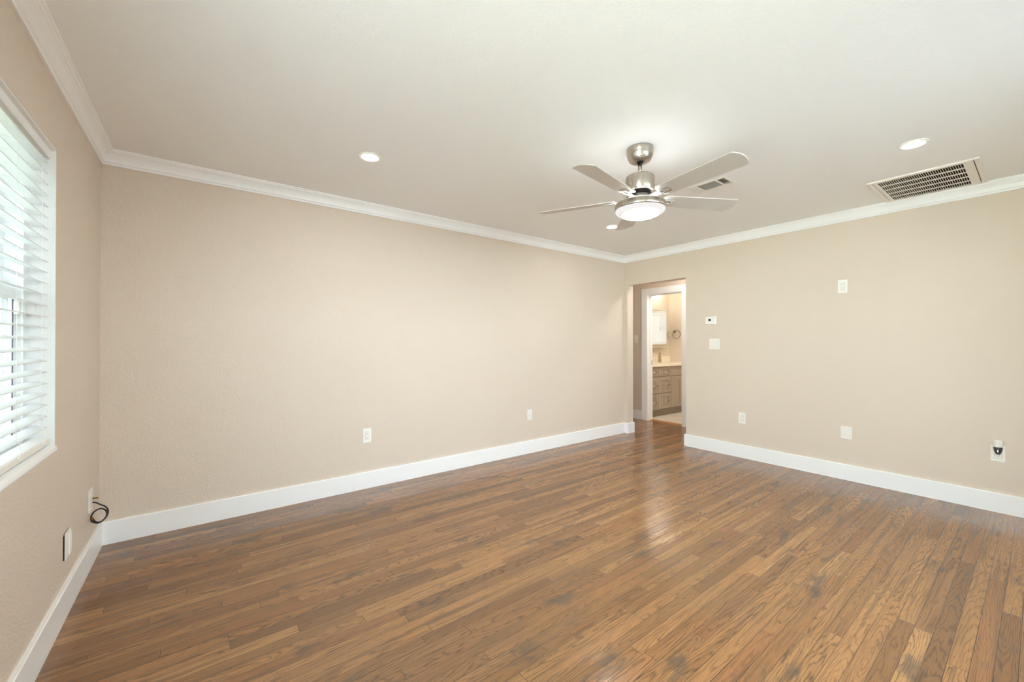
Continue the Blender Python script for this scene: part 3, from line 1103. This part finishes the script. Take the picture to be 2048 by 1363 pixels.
BL = blade_outline()
for k in range(5):
    ang = R(-98.5 + 72 * k)
    root = Matrix.Rotation(ang, 4, 'Z') @ Matrix.Translation((0, 0, ZB)) @ Matrix.Rotation(R(-12), 4, 'X')
    b = MB()
    b.prism(BL, lambda u, v, e: root @ Vector((u, v, 0.003 if e else -0.003)))
    bl = b.build('blade', M['blade'], t, 0.0015)
    b = MB()
    # blade iron: arm plus slotted bracket below the blade
    b.prism([(0.060, -0.012), (0.095, -0.016), (0.150, -0.020), (0.150, 0.020), (0.095, 0.016), (0.060, 0.012)],
            lambda u, v, e: root @ Vector((u, v, -0.0035 if e else -0.010)))
    for y0, y1, x0, x1 in ((-0.022, -0.010, 0.148, 0.222), (0.010, 0.022, 0.148, 0.222), (-0.010, 0.010, 0.206, 0.222), (-0.010, 0.010, 0.148, 0.160)):
        b.box(x0, x1, y0, y1, -0.012, -0.0032, root)
    br = b.build('blade_bracket', M['chrome'], bl, 0.0015)
    for xx, yy in ((0.153, 0.0), (0.214, -0.006), (0.214, 0.006)):
        b = MB()
        b.lathe([(0, -0.0145), (0.003, -0.014), (0.0042, -0.012), (0.0042, -0.011), (0, -0.011)], 10, root @ Matrix.Translation((xx, yy, 0)))
        b.build('bracket_screw', M['steel'], bl)

# ------------------------------------------------------------------ bathroom: vanity, mirror, ring, dispenser, lamp
YV = 3.888          # cabinet face
t = thing('vanity_cabinet', 'greige shaker bathroom vanity with bar pulls under cream counter', 'vanity', (5.81, YM, 0.004))
vx0, vx1 = 5.815, XS - 0.002
lx = lambda v: v - 5.81
ly = lambda v: v - YM
lz = lambda v: v - 0.004
MB().box(lx(vx0), lx(vx1), ly(YV + 0.02), -0.002, lz(0.128), lz(0.845)).build('carcass', M['carcass'], t)
MB().box(lx(vx0), lx(vx1), ly(YV + 0.075), -0.01, 0.0, lz(0.128)).build('toe_kick', M['toekick'], t)


def front(name, x0, x1, z0, z1, pull=None, fr=0.062):
    b = MB()
    f = min(fr, (z1 - z0) * 0.3, (x1 - x0) * 0.3)
    y0, y1 = ly(YV), ly(YV + 0.02)
    b.box(lx(x0), lx(x0 + f), y0, y1, lz(z0), lz(z1))
    b.box(lx(x1 - f), lx(x1), y0, y1, lz(z0), lz(z1))
    b.box(lx(x0 + f), lx(x1 - f), y0, y1, lz(z0), lz(z0 + f))
    b.box(lx(x0 + f), lx(x1 - f), y0, y1, lz(z1 - f), lz(z1))
    b.box(lx(x0 + f), lx(x1 - f), y0 + 0.009, y1, lz(z0 + f), lz(z1 - f))
    o = b.build(name, M['cabinet'], t, 0.0015)
    if pull:
        xc, zc, hl = pull
        b = MB()
        b.tube([(lx(xc - hl), y0 - 0.028, lz(zc)), (lx(xc + hl), y0 - 0.028, lz(zc))], 0.0072, 10)
        for s_ in (-0.7, 0.7):
            b.tube([(lx(xc + s_ * hl), y0 + 0.004, lz(zc)), (lx(xc + s_ * hl), y0 - 0.028, lz(zc))], 0.004, 8)
        b.build('handle', M['steel'], o)


rows = ((0.679, 0.842), (0.401, 0.671), (0.132, 0.393))
for z0_, z1_ in rows:
    front('drawer', 5.818, 6.052, z0_, z1_, (5.925, (z0_ + z1_) / 2 - 0.004, 0.085))
    front('drawer', 6.060, 6.423, z0_, z1_, (6.262, (z0_ + z1_) / 2 - 0.004, 0.088))
front('drawer', 6.432, 6.868, 0.679, 0.842)
front('drawer', 6.876, 7.332, 0.679, 0.842)
front('door', 6.432, 6.775, 0.132, 0.671)
front('door', 6.783, 7.332, 0.132, 0.671)

t = thing('vanity_counter', 'cream stone countertop with backsplash on the greige vanity', 'countertop', (5.81, YM, 0.846))
MB().box(0.001, XS - 5.811, ly(3.863), -0.0015, 0, 0.039).build('counter_slab', M['counter'], t, 0.003)
MB().box(0.001, XS - 5.811, -0.022, -0.0015, 0.039, 0.141).build('backsplash', M['counter'], t, 0.002)

t = thing('bathroom_mirror', 'frameless bathroom mirror set off the wall to reflect the small window', 'mirror', (6.5, YM, 1.155))
MB().box(-0.62, 0.634, -0.116, -0.001, 0, 0.716).build('mirror_standoff', M['cabinet'], t)  # added body brings the mirror forward to catch the window
MB().box(-0.622, 0.636, -0.120, -0.1162, -0.001, 0.717).build('mirror_panel', M['mirror'], t)

t = thing('towel_ring', 'brushed metal towel ring on the bathroom side wall', 'towel ring', (XS, 4.36, 1.462))
b = MB()
b.lathe([(0, 0), (0.026, 0), (0.026, 0.006), (0.020, 0.010), (0.010, 0.012), (0.009, 0.045), (0, 0.045)], 24, Matrix.Rotation(-PI / 2, 4, 'Y'))
b.build('wall_mount', M['dark_nickel'], t)
b = MB()
ring = [(-0.040 + 0.012 * math.sin(2 * PI * k / 40), -0.062 + 0.075 * math.cos(2 * PI * k / 40 + 0.55), -0.055 + 0.080 * math.sin(2 * PI * k / 40 + 0.55)) for k in range(40)]
b.tube(ring, 0.0055, 10, True)
b.build('ring', M['dark_nickel'], t)

t = thing('soap_dispenser', 'bronze soap dispenser with slim spout on the cream counter', 'soap dispenser', (6.735, 4.30, 0.8855))
MB().lathe([(0, 0), (0.026, 0), (0.028, 0.003), (0.028, 0.126), (0.024, 0.134), (0.015, 0.138), (0, 0.138)], 28).build('bottle', M['bronze'], t)
MB().lathe([(0, 0.137), (0.014, 0.137), (0.014, 0.150), (0.020, 0.156), (0.026, 0.170), (0.024, 0.175), (0, 0.175)], 28).build('pump_head', M['bronze'], t)
MB().tube([(0.01, 0, 0.168), (0.05, -0.003, 0.163), (0.085, -0.006, 0.152), (0.10, -0.007, 0.140)], 0.0045, 8).build('spout', M['steel'], t)

t = thing('vanity_light', 'nickel vanity light bar with three frosted shades above the mirror', 'wall lamp', (6.75, YM, 2.30))
MB().box(-0.32, 0.32, -0.03, -0.001, -0.03, 0.03).build('back_bar', M['nickel'], t, 0.004)
for k in (-1, 0, 1):
    mt = Matrix.Translation((k * 0.22, -0.09, -0.02))
    MB().tube([(k * 0.22, -0.028, 0.0), (k * 0.22, -0.09, 0.01), (k * 0.22, -0.09, -0.015)], 0.007, 8).build('lamp_arm', M['nickel'], t)
    MB().lathe([(0, 0.005), (0.022, 0.005), (0.048, -0.06), (0.055, -0.10), (0, -0.10)], 24, mt).build('lamp_shade', M['vanitylamp'], t)

t = thing('bathroom_fill_lamp', 'unseen bathroom ceiling lamp added to light the vanity fronts', 'ceiling light', (6.45, 3.05, H))  # unseen lamp, added so the vanity fronts get light
MB().lathe([(0, 0), (0.15, 0), (0.15, -0.02), (0, -0.02)], 32).build('lamp_base', M['nickel'], t)
MB().lathe([(0, -0.0205), (0.135, -0.0205), (0.13, -0.05), (0.08, -0.08), (0, -0.09)], 32).build('lamp_shade', M['bathfill'], t)
t = thing('hall_fill_lamp', 'unseen hall ceiling lamp added to brighten the hall', 'ceiling light', (5.2, 2.75, H))  # unseen lamp, added to brighten the hall
MB().lathe([(0, 0), (0.13, 0), (0.13, -0.02), (0, -0.02)], 32).build('lamp_base', M['nickel'], t)
MB().lathe([(0, -0.0205), (0.12, -0.0205), (0.11, -0.05), (0.07, -0.075), (0, -0.085)], 32).build('lamp_shade', M['hallfill'], t)

# ------------------------------------------------------------------ outdoors
b = MB()
b.box(-30, -0.72, -30, 1.0, -0.35, -0.25)
struct(b.build('ground', M['concrete']))  # unseen pale ground, laid here to bounce light onto the ceiling
b = MB()
b.box(-30, -0.72, 1.0, 60, -0.35, -0.25)
struct(b.build('ground_side_yard', M['grass']))
b = MB()
b.box(-0.72, 12, -12, -0.72, -0.35, -0.2)
struct(b.build('ground_patio', M['paving']))
t = thing('garden_fence', 'pale green board fence outside the left window', 'fence', (-3.2, 2.5, -0.25))
b = MB()
for k in range(64):
    y = -5 + k * 0.32
    b.box(-0.01 + 0.012 * (k % 2), 0.01 + 0.012 * (k % 2), y, y + 0.30, 0.03, 1.85)
b.build('picket_panel', M['fence'], t)
b = MB()
for z_ in (0.3, 1.0, 1.6):
    b.box(-0.06, -0.012, -5, 15.4, z_, z_ + 0.09)
b.build('fence_rail', M['fence'], t)
for k in range(9):
    MB().box(-0.15, -0.061, -5 + k * 2.5, -4.91 + k * 2.5, 0.0, 1.9).build('fence_post', M['fence'], t)
